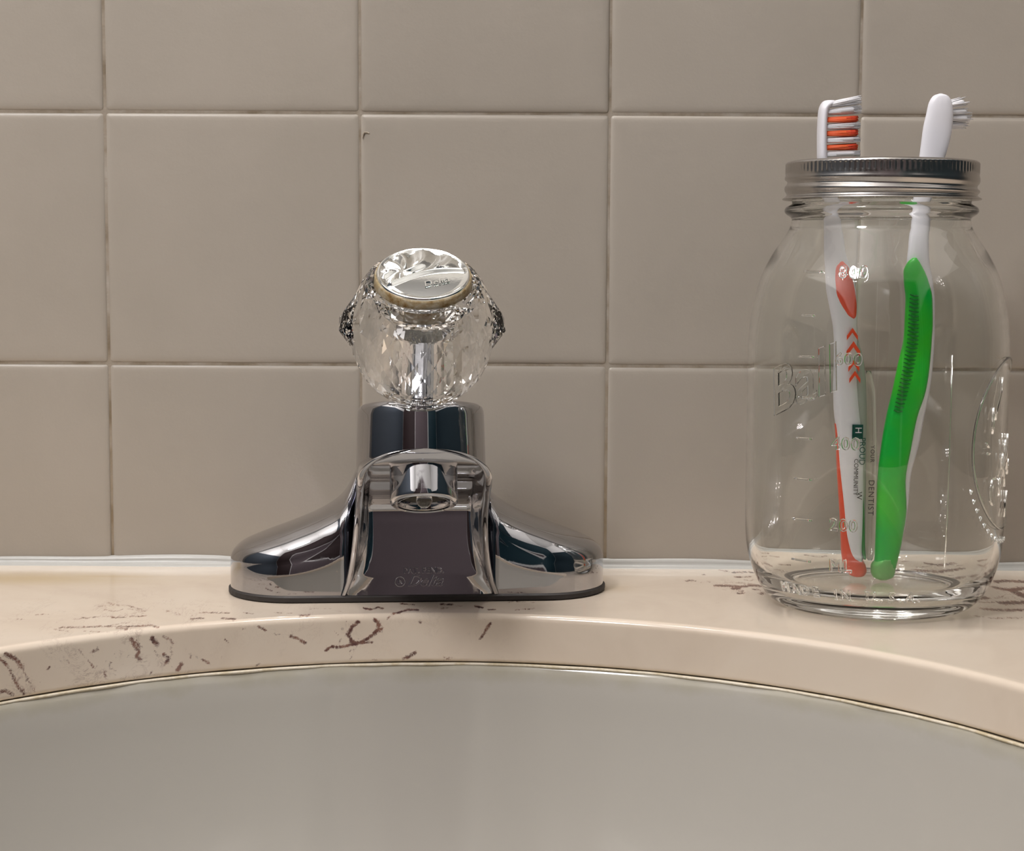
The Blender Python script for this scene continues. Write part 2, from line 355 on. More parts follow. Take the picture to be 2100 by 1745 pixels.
# veins: strokes drawn on the slab itself
def face_pt(x, y):
    d = ray(x, y); u0 = (CP[0]-ECX)/EA; v0 = (CP[1]-ECY)/EB; du = d[0]/EA; dv = d[1]/EB
    aa = du*du+dv*dv; bb = 2*(u0*du+v0*dv); cc = u0*u0+v0*v0-1
    t = (-bb+math.sqrt(bb*bb-4*aa*cc))/(2*aa); p = CP+d*t
    return p
def surf_pt(x, y):
    p = face_pt(x, y)
    if p[2] > -0.0013: p = atz(x, y, 0.0)
    return p
STROKES = [  # (pixel polyline, width mm, strength)
 ([(735, 1275), (722, 1285), (714, 1300), (720, 1312), (728, 1320), (742, 1317), (757, 1308), (768, 1298), (777, 1290), (775, 1277), (768, 1270)], 0.75, 1.0),
 ([(728, 1320), (708, 1325), (694, 1327), (680, 1326), (668, 1334)], 0.6, 0.95),
 ([(728, 1320), (748, 1318), (764, 1317)], 0.5, 0.9), ([(734, 1320), (726, 1338), (718, 1352)], 0.35, 0.62),
 ([(768, 1298), (784, 1288)], 0.7, 0.9), ([(706, 1262), (711, 1276)], 0.4, 0.6), ([(745, 1247), (762, 1250), (775, 1245), (785, 1248)], 0.5, 0.9),
 ([(795, 1268), (803, 1259), (820, 1255), (838, 1250), (858, 1251)], 0.5, 0.95), ([(857, 1262), (861, 1275)], 0.8, 0.9),
 ([(994, 1270), (990, 1262)], 0.4, 0.7), ([(1006, 1278), (998, 1287), (1003, 1284), (992, 1300), (984, 1311)], 0.55, 0.9),
 ([(828, 1350), (836, 1347), (852, 1338)], 0.8, 0.85), ([(912, 1349), (926, 1350)], 0.8, 0.7), ([(765, 1353), (772, 1353)], 0.6, 0.7),
 ([(596, 1305), (607, 1308), (620, 1315), (626, 1318)], 0.7, 0.95), ([(564, 1300), (573, 1301)], 0.6, 0.7), ([(530, 1284), (545, 1293)], 0.5, 0.9),
 ([(505, 1272), (512, 1280)], 0.4, 0.6), ([(497, 1290), (508, 1287)], 0.4, 0.6),
 ([(660, 1361), (668, 1356)], 0.6, 0.9), ([(525, 1366), (532, 1361)], 0.6, 0.7), ([(390, 1340), (408, 1348)], 0.5, 0.6), ([(415, 1352), (428, 1360)], 0.6, 0.8),
 ([(365, 1374), (372, 1362)], 0.9, 0.9), ([(268, 1310), (276, 1322), (284, 1335), (281, 1347), (288, 1352)], 0.8, 0.95),
 ([(312, 1308), (322, 1322)], 0.9, 1.0), ([(335, 1305), (350, 1312), (354, 1320)], 0.6, 0.8), ([(336, 1342), (346, 1350), (342, 1358)], 0.8, 0.9),
 ([(300, 1377), (305, 1388)], 0.6, 0.8), ([(222, 1377), (240, 1386)], 0.4, 0.6), ([(160, 1330), (172, 1345), (182, 1356), (195, 1372)], 0.4, 0.7),
 ([(172, 1375), (182, 1388), (200, 1398), (215, 1402)], 0.5, 0.6), ([(255, 1303), (265, 1298)], 0.5, 0.8), ([(190, 1335), (200, 1333)], 0.7, 0.8),
 ([(0, 1350), (16, 1366), (28, 1390), (38, 1408), (50, 1424)], 0.7, 0.85), ([(12, 1341), (32, 1352), (44, 1366)], 0.9, 0.9), ([(44, 1366), (54, 1388), (64, 1405), (72, 1420)], 0.45, 0.75),
 ([(0, 1420), (10, 1416), (26, 1424)], 0.8, 0.8), ([(84, 1333), (100, 1340), (118, 1335)], 0.35, 0.5),
 ([(200, 1244), (230, 1240), (262, 1242), (290, 1250)], 0.5, 0.6), ([(215, 1250), (238, 1254), (250, 1250)], 0.45, 0.6), ([(262, 1248), (300, 1254)], 0.4, 0.6),
 ([(340, 1252), (368, 1260)], 0.6, 0.55), ([(410, 1256), (470, 1257)], 0.45, 0.7), ([(455, 1268), (482, 1270)], 0.5, 0.8), ([(500, 1256), (520, 1259)], 0.35, 0.6),
 ([(150, 1270), (210, 1264), (232, 1264)], 0.4, 0.6), ([(122, 1287), (160, 1286), (210, 1284), (262, 1285), (310, 1282), (332, 1290)], 0.5, 0.75),
 ([(240, 1288), (262, 1290)], 0.5, 0.8), ([(170, 1294), (225, 1296)], 0.35, 0.6), ([(110, 1290), (140, 1295)], 0.35, 0.6), ([(392, 1273), (404, 1272)], 0.5, 0.6),
 ([(440, 1242), (470, 1246)], 0.3, 0.5), ([(560, 1256), (600, 1258)], 0.3, 0.55), ([(640, 1248), (680, 1248)], 0.3, 0.5), ([(820, 1238), (850, 1240)], 0.4, 0.8),
 ([(905, 1239), (930, 1240)], 0.5, 0.8), ([(975, 1243), (990, 1246)], 0.6, 0.9), ([(1000, 1250), (1016, 1250)], 0.4, 0.8), ([(1058, 1250), (1095, 1248)], 0.4, 0.7),
 ([(1040, 1236), (1052, 1233), (1100, 1236)], 0.4, 0.6),
 ([(1475, 1169), (1492, 1172)], 0.5, 0.8), ([(1502, 1174), (1528, 1173), (1545, 1174)], 0.5, 0.8), ([(1438, 1179), (1446, 1178)], 0.4, 0.7), ([(1448, 1191), (1456, 1194)], 0.3, 0.6),
 ([(1466, 1201), (1490, 1201), (1520, 1203), (1545, 1200), (1565, 1203)], 0.65, 0.9), ([(1502, 1206), (1513, 1205)], 0.9, 1.0), ([(1512, 1217), (1522, 1216)], 0.5, 0.9),
 ([(1520, 1211), (1524, 1212)], 0.5, 0.8), ([(1525, 1198), (1542, 1198)], 0.4, 0.7), ([(1560, 1218), (1566, 1216)], 0.8, 0.8), ([(1462, 1238), (1480, 1236)], 0.5, 0.3),
 ([(2040, 1194), (2060, 1191), (2085, 1192), (2110, 1193)], 0.8, 0.9), ([(2035, 1204), (2070, 1210), (2092, 1207), (2120, 1206)], 0.9, 0.95), ([(2078, 1213), (2092, 1220), (2120, 1222)], 1.6, 1.05),
 ([(2007, 1226), (2022, 1226)], 0.8, 1.0), ([(2050, 1236), (2075, 1236), (2120, 1236)], 0.9, 0.95), ([(2010, 1248), (2060, 1252), (2110, 1250)], 0.7, 0.8), ([(1990, 1262), (2040, 1268), (2100, 1266)], 0.5, 0.6),
 ([(1900, 1190), (1930, 1196), (1970, 1194)], 0.8, 0.85), ([(1880, 1204), (1930, 1208), (1990, 1206)], 0.8, 0.85), ([(1920, 1222), (1970, 1226), (1992, 1224)], 0.8, 0.85),
 ([(1700, 1180), (1740, 1184)], 0.5, 0.6), ([(1640, 1172), (1675, 1176), (1690, 1172)], 0.5, 0.7)]
HAZE = [(240, 1262, 0.035, .7), (290, 1340, 0.022, 1.0), (190, 1370, 0.02, .8), (20, 1390, 0.016, .9), (720, 1300, 0.008, .6), (1520, 1200, 0.014, .8), (2080, 1225, 0.026, 1.0), (1930, 1210, 0.03, .8), (900, 1242, 0.03, .25), (600, 1255, 0.02, .3)]
YEL = [(40, 1186, 0.05, 0.014, .75), (190, 1182, 0.03, 0.005, .6), (1248, 1206, 0.010, 0.008, .35)]
P3 = np.array([v.co[:] for v in ct.data.vertices])
P3s = P3*np.array([1.0, 0.24, 1.0]); vein = np.zeros(len(P3)); haze = np.zeros(len(P3)); yel = np.zeros(len(P3))
rs_ = random.Random(11)
for hx, hy, hr, hs_ in HAZE:      # loose flecks round every vein cluster
    topc = surf_pt(hx, hy)[2] > -0.0012; kpx = 5500*hr
    for _ in range(int(26*hs_)):
        x0 = hx+rs_.gauss(0, kpx*0.62); y0 = hy+rs_.gauss(0, 11 if topc else 18)
        if topc: dx_, dy_ = rs_.uniform(8, 34), rs_.uniform(-2, 2)
        else: dx_, dy_ = rs_.uniform(-7, 9), rs_.uniform(2, 13)
        STROKES.append(([(x0, y0), (x0+dx_*.5, y0+dy_*.5+rs_.uniform(-1, 1)), (x0+dx_, y0+dy_)], rs_.uniform(0.25, 0.6), rs_.uniform(0.35, 0.85)))
def ok_px(p):
    q = surf_pt(*p); return q[2] > -TH+0.0008
STROKES = [s_ for s_ in STROKES if all(ok_px(p) for p in s_[0])]
for pl, wd, st_ in STROKES:
    pts = [surf_pt(*p) for p in pl]; wd *= 0.001
    stx = 1.0
    for a_, b_2 in zip(pts[:-1], pts[1:]):
        top_ = min(a_[2], b_2[2]) > -0.0012; ysc = np.array([1.0, 0.24 if top_ else 1.0, 1.0]); a_ = a_*ysc; b_2 = b_2*ysc
        ab = b_2-a_; Lq = max(ab@ab, 1e-12); PS = P3s if top_ else P3
        near = np.where(np.linalg.norm(PS-(a_+b_2)/2, axis=1) < math.sqrt(Lq)/2+0.005)[0]
        if top_: near = near[P3[near, 2] > -0.0022]
        if len(near) == 0: continue
        q = PS[near]; t = np.clip(((q-a_)@ab)/Lq, 0, 1); dd = np.linalg.norm(q-(a_+t[:, None]*ab), axis=1)
        val = st_*np.exp(-(dd/(wd*1.45))**2); vein[near] = np.maximum(vein[near], val)
for x, y, r_, s_ in HAZE:
    p = surf_pt(x, y); dd = np.linalg.norm((P3-p), axis=1); haze = np.maximum(haze, s_*np.exp(-(dd/r_)**2))
for x, y, rx, ry, s_ in YEL:
    p = atz(x, y, 0); e = ((P3[:, 0]-p[0])/rx)**2+((P3[:, 1]-p[1])/ry)**2; yel = np.maximum(yel, s_*np.exp(-e)*(P3[:, 2] > -0.001))
ca = ct.data.color_attributes.new('vein', 'FLOAT_COLOR', 'POINT')
ca.data.foreach_set('color', np.c_[vein, haze*0.62, yel, np.ones(len(P3))].astype(np.float32).ravel())

# ------------------------------------------------------------------ sink basin
bp = [(1.030, -TH-0.0002), (1.030, -TH-0.008), (1.012, -TH-0.0085)]
inner = [(1.012, -TH-0.0002), (1.000, -TH-0.0006), (0.992, -0.0215), (0.985, -0.027), (0.974, -0.038), (0.955, -0.054), (0.925, -0.074), (0.880, -0.094), (0.81, -0.113), (0.70, -0.130), (0.55, -0.143), (0.36, -0.150), (0.18, -0.153), (0.095, -0.155)]
fine = []
tt = np.linspace(0, len(inner)-1, 70)
for t in tt: fine.append((pchip(t, range(len(inner)), [p[0] for p in inner]), pchip(t, range(len(inner)), [p[1] for p in inner])))
outerb = [(0.095, -0.163), (0.36, -0.158), (0.70, -0.139), (0.90, -0.098), (0.99, -0.055), (1.012, -0.03)]
prof = fine+outerb+[(1.030, -TH-0.008), (1.030, -TH-0.0002)]
V = []; nA = 160
for i in range(nA):
    a = 2*PI*i/nA
    for s, z in prof: V.append((ECX+EA*s*math.sin(a), ECY+EB*s*math.cos(a), z))
bs = mesh_obj('sink_basin', V, grid_faces(nA, len(prof), True, True), M['basin']); fixn(bs)
tag(bs, 'pale grey oval undermount sink basin below the counter rim', 'sink')
V = []; sp = [(0.0002, -TH-0.0002), (-0.0010, -TH-0.0003), (-0.0012, -TH-0.0008), (-0.0004, -TH-0.0014), (0.0012, -TH-0.0014)]
for i in range(240):
    a = 2*PI*i/240; wv = 0.0003*math.sin(a*23)+0.0002*math.sin(a*57)
    for off, z in sp:
        x, y = ell(a, off+wv); V.append((x, y, z))
fixn(mesh_obj('seam_bead', V, grid_faces(240, len(sp), True, True), M['seam'], bs))
# drain flange at the bottom of the bowl
dr = lathe('drain_flange', [(0.0, -0.0035), (0.012, -0.0035), (0.016, -0.001), (0.021, 0.0008), (0.0235, 0.0), (0.0235, -0.006), (0.0, -0.006)], M['chrome'], bs, 48, True)
dr.location = (ECX, ECY, -0.1545)

# ------------------------------------------------------------------ faucet
FY = -0.0524
fc = empty('faucet', (-0.0378, FY, 0.0), (0, 0, math.radians(4.7)), label='chrome single-handle bathroom faucet with clear faceted knob', cat='faucet')
fc.rotation_euler = (0, 0, math.radians(4.7))
MM = 0.001
def stad(x, hw, r): # half depth of a stadium plan
    ax = abs(x); return r if ax <= hw-r else math.sqrt(max(r*r-(ax-(hw-r))**2, 0))
# gasket
V = []; F = []
def stad_loop(hw, r, n=24):
    pts = []
    for k in range(n+1): a = -PI/2+PI*k/n; pts.append((hw-r+r*math.cos(a), r*math.sin(a)))
    for k in range(n+1): a = PI/2+PI*k/n; pts.append((-(hw-r)+r*math.cos(a), r*math.sin(a)))
    return pts
lps = [(75.5, 26.2, 0.0), (76.3, 27.0, 0.6), (76.3, 27.0, 2.2), (75.3, 26.0, 2.9)]
for hw, r, z in lps: V += [(x*MM, y*MM, z*MM) for x, y in stad_loop(hw, r)]
n = 50
for i in range(3):
    for j in range(n): F.append((i*n+j, i*n+(j+1) % n, (i+1)*n+(j+1) % n, (i+1)*n+j))
F += [tuple(range(n))[::-1], tuple(range(3*n, 4*n))]
fixn(mesh_obj('gasket', V, F, M['gasket'], fc, False)); 
# escutcheon with two wings
HW, HR = 75.5, 26.0
xs_ = [HW*math.sin(t) for t in np.linspace(-PI/2, PI/2, 141)]
hs = ([0, 20, 24, 27, 31, 39, 50, 62, 70, 73.5, 75, 75.5], [66, 62, 52, 44.5, 38.5, 33, 28.2, 23.8, 20.6, 18.0, 15.6, 12.8])
es = ([0, 20, 24, 29, 36, 48, 63, 75.5], [37, 34.5, 31.5, 27, 20.5, 15.6, 13.2, 12.4])
V = []; nj = 44
for x in xs_:
    d = max(stad(x, HW, HR), 0.02); ax = abs(x)
    h = pchip(ax, *hs); e = min(pchip(ax, *es), h-0.2)
    df = d if ax > 28.5 else max(6.0, d-(28.5-ax)*4.0)
    if ax < 24: h = min(h, 44.5)
    loop = [(-df, 2.9), (-df, 2.9+(e-2.9)*0.5), (-df, e-0.5)]
    for k in range(0, 37):
        t = PI*k/36
        yy = -math.copysign(abs(math.cos(t))**0.74, math.cos(t))*(df if t < PI/2 else d)*0.992
        loop.append((yy, e+(h-e)*math.sin(t)**0.74))
    loop += [(d, e-0.5), (d, 2.9+(e-2.9)*0.5), (d, 2.9), (0, 2.9)]
    V += [(x*MM, y*MM, z*MM) for y, z in loop]
nj = len(loop)
es_ = fixn(mesh_obj('base_escutcheon', V, grid_faces(len(xs_), nj, False, True), M['chrome'], fc)); sharp(es_, 50)
# spout body: horizontal sections; channel hollowed into the front
zz_ = [2.9, 6, 10, 20, 30, 36, 41, 46, 50, 54, 58, 61, 64, 66.2, 67.6, 68.2]
wz = [31.2, 30.0, 28.6, 26.9, 25.9, 25.4, 25.0, 24.7, 24.4, 24.2, 23.7, 22.3, 19.0, 14.5, 8.5, 1.2]
yf = [-26.6, -27.0, -27.8, -31.0, -38.5, -46, -54.5, -65, -73.5, -81.5, -88, -91.2, -93.2, -94.2, -94.6, -94.6]
yc = [-26.2, -25.7, -25.0, -23.4, -21.9, -21.2, -23.6, -34, -43, -57, -73, -85.5, -92.5, -94.0, -94.5, -94.6]
yb = [22, 22, 21, 20, 18, 16, 14, 12, 10, 8, 6, 4, 2, 0, -4, -10]
def spout_loop(z):
    wv, f, c_, b = (pchip(z, zz_, q) for q in (wz, yf, yc, yb))
    lip = min(2.2, max(0.15, wv*0.2)); half = []
    rb = wv  # rear arc
    for k in range(0, 13):
        t = PI/2*k/12; half.append((wv*math.sin(t), b-rb*0.9+rb*0.9*math.cos(t)))
    y0 = b-rb*0.9
    for k in range(1, 10): half.append((wv, y0+(f+lip*0.6-y0)*k/9))
    for k in range(1, 9):   # rounded lip
        t = PI*k/8; half.append((wv-lip*0.6+lip*0.6*math.cos(t), f+lip*0.6-lip*0.6*math.sin(t)))
    xi, yi = half[-1]; cd = max(c_-f, 0.0)
    wall_x = xi-min(2.6+3.4*max(0.0, min(1.0, (38-z)/30)), wv*0.25)
    for k in range(1, 8):
        t = k/7; half.append((xi+(wall_x-xi)*t**1.4, yi+(c_-0.8*min(cd, 3)*0.3-yi)*(1-(1-t)**1.6)))
    x1, y1 = half[-1]
    for k in range(1, 13):
        t = k/12; half.append((x1*(1-t), y1+(c_-y1)*(1-(1-t)**2)))
    full = half+[(-x, y) for x, y in half[::-1][1:-1]]
    return full
zsec = [2.9+(63-2.9)*k/90 for k in range(91)]+[63.5, 64, 64.5, 65, 65.5, 66, 66.4, 66.8, 67.1, 67.4, 67.65, 67.85, 68.0, 68.1, 68.2]
V = []
for z in zsec: V += [(x*MM, y*MM, (z-(y+94.6)*0.125*max(0.0, (z-50)/18.2))*MM) for x, y in spout_loop(z)]
nl = len(spout_loop(10)); F = grid_faces(len(zsec), nl, False, True)
F += [tuple(range(nl)), tuple(range((len(zsec)-1)*nl, len(zsec)*nl))[::-1]]
so = fixn(mesh_obj('spout', V, F, M['chrome'], fc)); sharp(so, 60)
# aerator under the spout tip
def tilted(name, loc, tilt):
    e = Matrix.Translation(Vector(loc)) @ Matrix.Rotation(tilt, 4, 'X'); return e
AY = -84.0
aT = tilted('', (-0.3*MM, AY*MM, 47.4*MM), -math.radians(24))
ar = lathe('aerator', [(8.6, 0.0), (9.4, -0.2), (9.4, 0.9), (10.3, 0.9), (10.3, -0.3), (11.2, -0.6), (11.75, -0.2), (12.05, 0.5), (12.1, 1.3), (12.1, 2.0), (12.1, 6), (12.1, 11.2), (12.1, 11.8), (11.9, 12.3), (11.3, 12.6), (10.6, 12.7), (10.6, 15), (8.0, 15), (8.0, 1.5), (8.4, 0.6)], M['chrome'], fc, 64, True, ang=40)
for v in ar.data.vertices: v.co *= MM
ar.matrix_local = aT
# black ring as painted shade where the aerator enters the spout
scn = lathe('aerator_screen', [(0.0, 2.4), (4, 2.3), (8.2, 2.2), (8.2, 3.0), (0, 3.0)], M['screen'], ar, 40, True)
for v in scn.data.vertices: v.co *= MM
rg = lathe('recess_shade_ring', [(10.8, 12.9), (13.4, 12.9), (13.9, 13.6), (14.0, 16), (10.8, 16)], M['gasket'], ar, 56, True)
for v in rg.data.vertices: v.co *= MM
drop_ = lathe('water_drop', [(0.0, -2.4), (1.2, -2.2), (2.2, -1.4), (2.8, -0.4), (2.9, 0.8), (2.5, 2.6), (0.0, 2.7)], M['acrylic'], ar, 32, True)
for v in drop_.data.vertices: v.co *= MM
drop_.location = (0, -4.5*MM, -0.7*MM)
# bonnet ring
RC = (0.6*MM, -17.5*MM, 52.8*MM)
rT = tilted('', RC, -math.radians(10))
rg = lathe('bonnet_ring', [(13, 2), (13, 23.4), (21.5, 24.0), (23.2, 23.6), (24.4, 22.6), (24.9, 21.0), (25.05, 19.0), (25.5, 0.0), (25.2, -3.0), (20, -3.0)], M['chrome'], fc, 128, True, ang=50)
for v in rg.data.vertices: v.co *= MM
rg.matrix_local = rT
dm = lathe('ball_cap', [(0.0, 30), (5, 29.6), (9, 28), (12, 25.2), (13.2, 22.5), (13.2, 10), (0, 10)], M['chrome'], fc, 64, True)
for v in dm.data.vertices: v.co *= MM
dm.matrix_local = rT
# knob
KL = math.radians(33)
KC = Vector((0.4*MM, -40.0*MM, 108.6*MM))
kT = Matrix.Translation(KC) @ Matrix.Rotation(KL, 4, 'X')
stm = lathe('handle_stem', [(0, -34), (5.2, -34), (5.2, -20), (9.6, -19.5), (10.2, -17), (9.6, -14.5), (10.2, -12), (9.6, -9.5), (10.0, -7), (10.0, 1), (6.0, 3), (0, 3)], M['chrome'], fc, 40, True, ang=40)
for v in stm.data.vertices: v.co *= MM
stm.matrix_local = kT
# faceted acrylic body: rings of triangles, side ears, hollow socket
SEG = 24
krings = [(17.6, -24.4, 0), (21.3, -20.8, .5), (24.4, -16.0, 0), (26.3, -10.8, .5), (27.3, -5.2, 0), (27.7, 0.6, .5), (27.2, 6.2, 0), (25.4, 11.4, .5), (23.4, 15.8, 0), (21.0, 19.2, .5)]
V = []; F = []
for ri, (r, h, off) in enumerate(krings):
    for k in range(SEG):
        a = 2*PI*(k+off)/SEG; rr = r
        c_ = abs(math.cos(a))
        if ri == 5 and c_ > 0.98: rr = 31.6
        if ri == 6 and c_ > 0.98: rr = 29.6
        V.append((rr*math.cos(a), rr*math.sin(a), h*1.05))
for i in range(len(krings)-1):
    for k in range(SEG):
        a0 = i*SEG+k; a1 = i*SEG+(k+1) % SEG; o0, o1 = krings[i][2], krings[i+1][2]
        b0 = (i+1)*SEG+k; b1 = (i+1)*SEG+(k+1) % SEG; bm1 = (i+1)*SEG+(k-1) % SEG
        if o1 > o0: F += [(a0, a1, b0), (a1, b1, b0)]
        else: F += [(a0, a1, b1), (a0, b1, b0)] if True else []
nf_fac = len(F)
# top: flat to the button recess, then inside; bottom: socket
base_i = len(V); NS = SEG*2
def cring(r, h, n=SEG):
    s = len(V)
    for k in range(n): a = 2*PI*(k+.5)/n; V.append((r*math.cos(a), r*math.sin(a), h))
    return s
topr = (len(krings)-1)*SEG
s1 = cring(19.8, 20.6); s2 = cring(18.8, 20.4); s3 = cring(18.5, 13.0); s4 = cring(2, 13.0)
prev = topr
for s in (s1, s2, s3, s4):
    for k in range(SEG): F.append((prev+k, prev+(k+1) % SEG, s+(k+1) % SEG, s+k))
    prev = s
F.append(tuple(s4+k for k in range(SEG)))
prev = 0
def cring0(r, h):
    s = len(V)
    for k in range(SEG): a = 2*PI*k/SEG; V.append((r*math.cos(a), r*math.sin(a), h))
    return s
t1 = cring0(13.6, -25.2); t2 = cring0(12.8, -23); t3 = cring0(12.0, 2); t4 = cring0(10.5, 6.5); t5 = cring0(1.5, 7.0)
for s in (t1, t2, t3, t4, t5):
    for k in range(SEG): F.append((prev+(k+1) % SEG, prev+k, s+k, s+(k+1) % SEG))
    prev = s
F.append(tuple(t5+k for k in range(SEG))[::-1])
kb = fixn(mesh_obj('knob', [(x*MM, y*MM, z*MM) for x, y, z in V], F, M['acrylic'], fc, False)); kb.matrix_local = kT
# residue ring and button
am = lathe('residue_ring', [(17.5, 13.2), (18.2, 13.2), (18.3, 17.0), (18.2, 20.0), (18.0, 22.6), (17.6, 23.2), (17.45, 23.2)], M['amber'], kb, 72, True)
for v in am.data.vertices: v.co *= MM
V = []; nr_, na_ = 46, 180; RB = 17.4
def cap_h(x, y):
    # swirl of grooves fanning from the left, a smooth leaf lower right
    px_, py_ = x+8.0, y-1.0; ph = math.atan2(py_, px_); rd = math.hypot(px_, py_)
    leaf = y < 0.33*x-2.0+3.2*math.sin((x+10)*0.12)
    s = 0.0
    if not leaf: s = 0.42*math.sin(7.5*ph-0.42*rd+0.6)*min(1, rd/5)*min(1, (RB-math.hypot(x, y))/2.5)
    else:
        dl = (0.33*x-2.0+3.2*math.sin((x+10)*0.12))-y; s = 0.30*math.sin(min(dl, 4)*1.5) if dl < 3.2 else -0.30*0.99
        s += 0.012*(x-4)**2*0.2
    return s*1.7
rows_ = [(RB-0.4, 16.0), (RB-0.1, 17.5), (RB-0.1, 23.4), (RB-0.4, 24.0), (RB-1.0, 24.15), (RB-1.5, 23.7)]
for i in range(na_):
    a = 2*PI*i/na_
    for r, h in rows_: V.append((r*math.cos(a), r*math.sin(a), h))
    for k in range(1, nr_+1):
        r = (RB-1.7)*(1-k/(nr_+0.5)); x, y = r*math.cos(a), r*math.sin(a)
        V.append((x, y, 23.5+0.9*(1-(r/RB)**2)+cap_h(x, y)*min(1, (RB-1.7-r)/1.0)))
bt = fixn(mesh_obj('knob_button', [(x*MM, y*MM, z*MM) for x, y, z in V], grid_faces(na_, len(rows_)+nr_, True, False), M['capmetal'], kb)); sharp(bt, 60)

# ---------- text helper: flat text mesh centred on origin, in metres
def text_mesh(s, size, depth=0.0, shear=0.0, space=1.0, off=0.0, res=3, bev=0.0):
    c = bpy.data.curves.new('t', 'FONT'); c.body = s; c.size = size; c.align_x = 'CENTER'; c.align_y = 'CENTER'
    c.extrude = depth; c.shear = shear; c.space_character = space; c.offset = off; c.resolution_u = res; c.bevel_depth = bev; c.bevel_resolution = 1
    o = bpy.data.objects.new('t', c); me = bpy.data.meshes.new_from_object(o)
    V = [tuple(v.co) for v in me.vertices]; F = [tuple(p.vertices) for p in me.polygons]
    bpy.data.objects.remove(o); bpy.data.curves.remove(c); bpy.data.meshes.remove(me)
    return V, F
def front_y(z): # channel centre face of the spout at height z (mm)
    return pchip(z, zz_, yc)
def put_front(V, x0, z0):   # text plane -> spout channel front
    return [((x0*MM+x), (front_y(z0+y/MM)-0.25)*MM - z, z0*MM+y) for x, y, z in V]
for s, size, x0, z0, sh, sp_ in (('PAT. PEND.', 0.0030, 1.5, 12.2, 0.0, 1.05), ('Delta', 0.0062, 1.8, 8.2, 0.45, 1.0), ('R', 0.0022, -7.8, 8.0, 0.0, 1.0)):
    V, F = text_mesh(s, size, 0.0001, sh, sp_, 0.0, bev=0.00013)
    mesh_obj('raised_lettering', put_front(V, x0, z0), F, M['chrome'], so, False)
ring = [(-7.8*MM+1.9*MM*math.cos(t), (front_y(8+1.9*math.sin(t))-0.2)*MM, 8.0*MM+1.9*MM*math.sin(t)) for t in np.linspace(0, 2*PI, 25)[:-1]]
V, F = tube('', ring, 0.00016, None, n=6, closed=True); mesh_obj('raised_lettering', V, F, M['chrome'], so)
V, F = text_mesh('Delta', 0.0046, 0.0002, 0.3)
mesh_obj('button_lettering', [(x*math.cos(.35)-y*math.sin(.35)+4.5*MM, x*math.sin(.35)+y*math.cos(.35)-6.2*MM, z+24.0*MM) for x, y, z in V], F, M['capmetal'], bt, False)

# ------------------------------------------------------------------ mason jar
JX, JY = 0.1422, -0.0722
jr = empty('mason_jar', (JX, JY, 0.0002), label='clear glass canning jar with open silver screw band holding two toothbrushes', cat='jar')
outp = [(0, 2.6), (28, 2.3), (33.5, 0.9), (35.5, 0.15), (37.2, 0.0), (38.6, 0.7), (40.6, 2.2), (43.0, 5.2), (45.2, 9.0), (47.4, 14.5), (48.9, 20.5), (49.6, 27), (49.9, 40), (50.0, 70), (50.1, 95), (49.9, 104), (49.3, 110.5), (48.0, 117.5), (45.9, 126), (43.6, 131.5), (40.6, 137), (37.4, 141.8), (35.0, 145.6), (34.1, 148.5), (34.2, 150.2), (36.2, 151.6), (36.9, 153.0), (36.2, 154.4), (34.4, 155.4), (34.0, 157), (34.0, 170.2), (33.4, 171.2)]
inp = [(31.2, 171.2), (30.6, 170), (30.6, 158), (31.0, 148), (32.2, 144.5), (34.8, 140.0), (38.0, 135.4), (41.2, 130.2), (43.4, 125), (45.4, 116.8), (46.7, 110), (47.3, 103.5), (47.5, 95), (47.4, 70), (47.3, 40), (46.9, 27), (46.0, 20.5), (44.2, 14.8), (41.5, 10.8), (38.0, 8.0), (33.0, 6.4), (24, 5.8), (0, 6.0)]
def densify(pr, k=5):
    # arc-length Catmull-Rom
    P_ = np.array(pr, float); out = []
    for i in range(len(P_)-1):
        p0, p1, p2, p3 = P_[max(i-1, 0)], P_[i], P_[i+1], P_[min(i+2, len(P_)-1)]
        for j in range(k):
            t = j/k; out.append(tuple(0.5*((2*p1)+(-p0+p2)*t+(2*p0-5*p1+4*p2-p3)*t*t+(-p0+3*p1-3*p2+p3)*t**3)))
    out.append(tuple(P_[-1])); return [(max(r, 0), z) for r, z in out]
op = densify(outp, 3); ip = densify(inp, 3)
gl = lathe('glass_body', [(r*MM, z*MM) for r, z in op+ip], M['glass'], jr, 144, False)
o_r = np.array([p[0] for p in outp[4:29]]); o_z = np.array([p[1] for p in outp[4:29]])
def jr_r(z): return pchip(z, list(o_z[:20]), list(o_r[:20]))   # outer radius at height (mm), monotone part
def wrap(V, a0, z0, lift=0.12, roll=0.0, sc_=1.0):
    out = []
    for x, y, z in V:
        xr = (x*math.cos(roll)-y*math.sin(roll))/MM; yr = (x*math.sin(roll)+y*math.cos(roll))/MM
        zz = z0+yr; r = jr_r(min(max(zz, 0.5), 140))
        a = a0+xr/r
        # outward normal in the meridian plane
        dr_ = (jr_r(min(zz+.5, 140))-jr_r(max(zz-.5, 0.3))); nr2, nz2 = 1/math.hypot(1, dr_), -dr_/math.hypot(1, dr_)
        hh = lift+z/MM
        out.append(((r+hh*nr2)*math.sin(a)*MM, -(r+hh*nr2)*math.cos(a)*MM, (zz+hh*nz2)*MM))
    return out
def jar_az(px, py):
    # pixel -> (angle, height mm) on the outer wall
    r = 0.050
    for _ in range(6):
        d = ray(px, py); ox, oy = CP[0]-JX, CP[1]-JY
        aa = d[0]**2+d[1]**2; bb = 2*(ox*d[0]+oy*d[1]); cc = ox*ox+oy*oy-r*r; disc = bb*bb-4*aa*cc
        t = (-bb-math.sqrt(max(disc, 0)))/(2*aa); p = CP+d*t; r = jr_r(min(max(p[2]/MM, 0.5), 140))*MM
    return math.atan2(p[0]-JX, -(p[1]-JY)), p[2]/MM
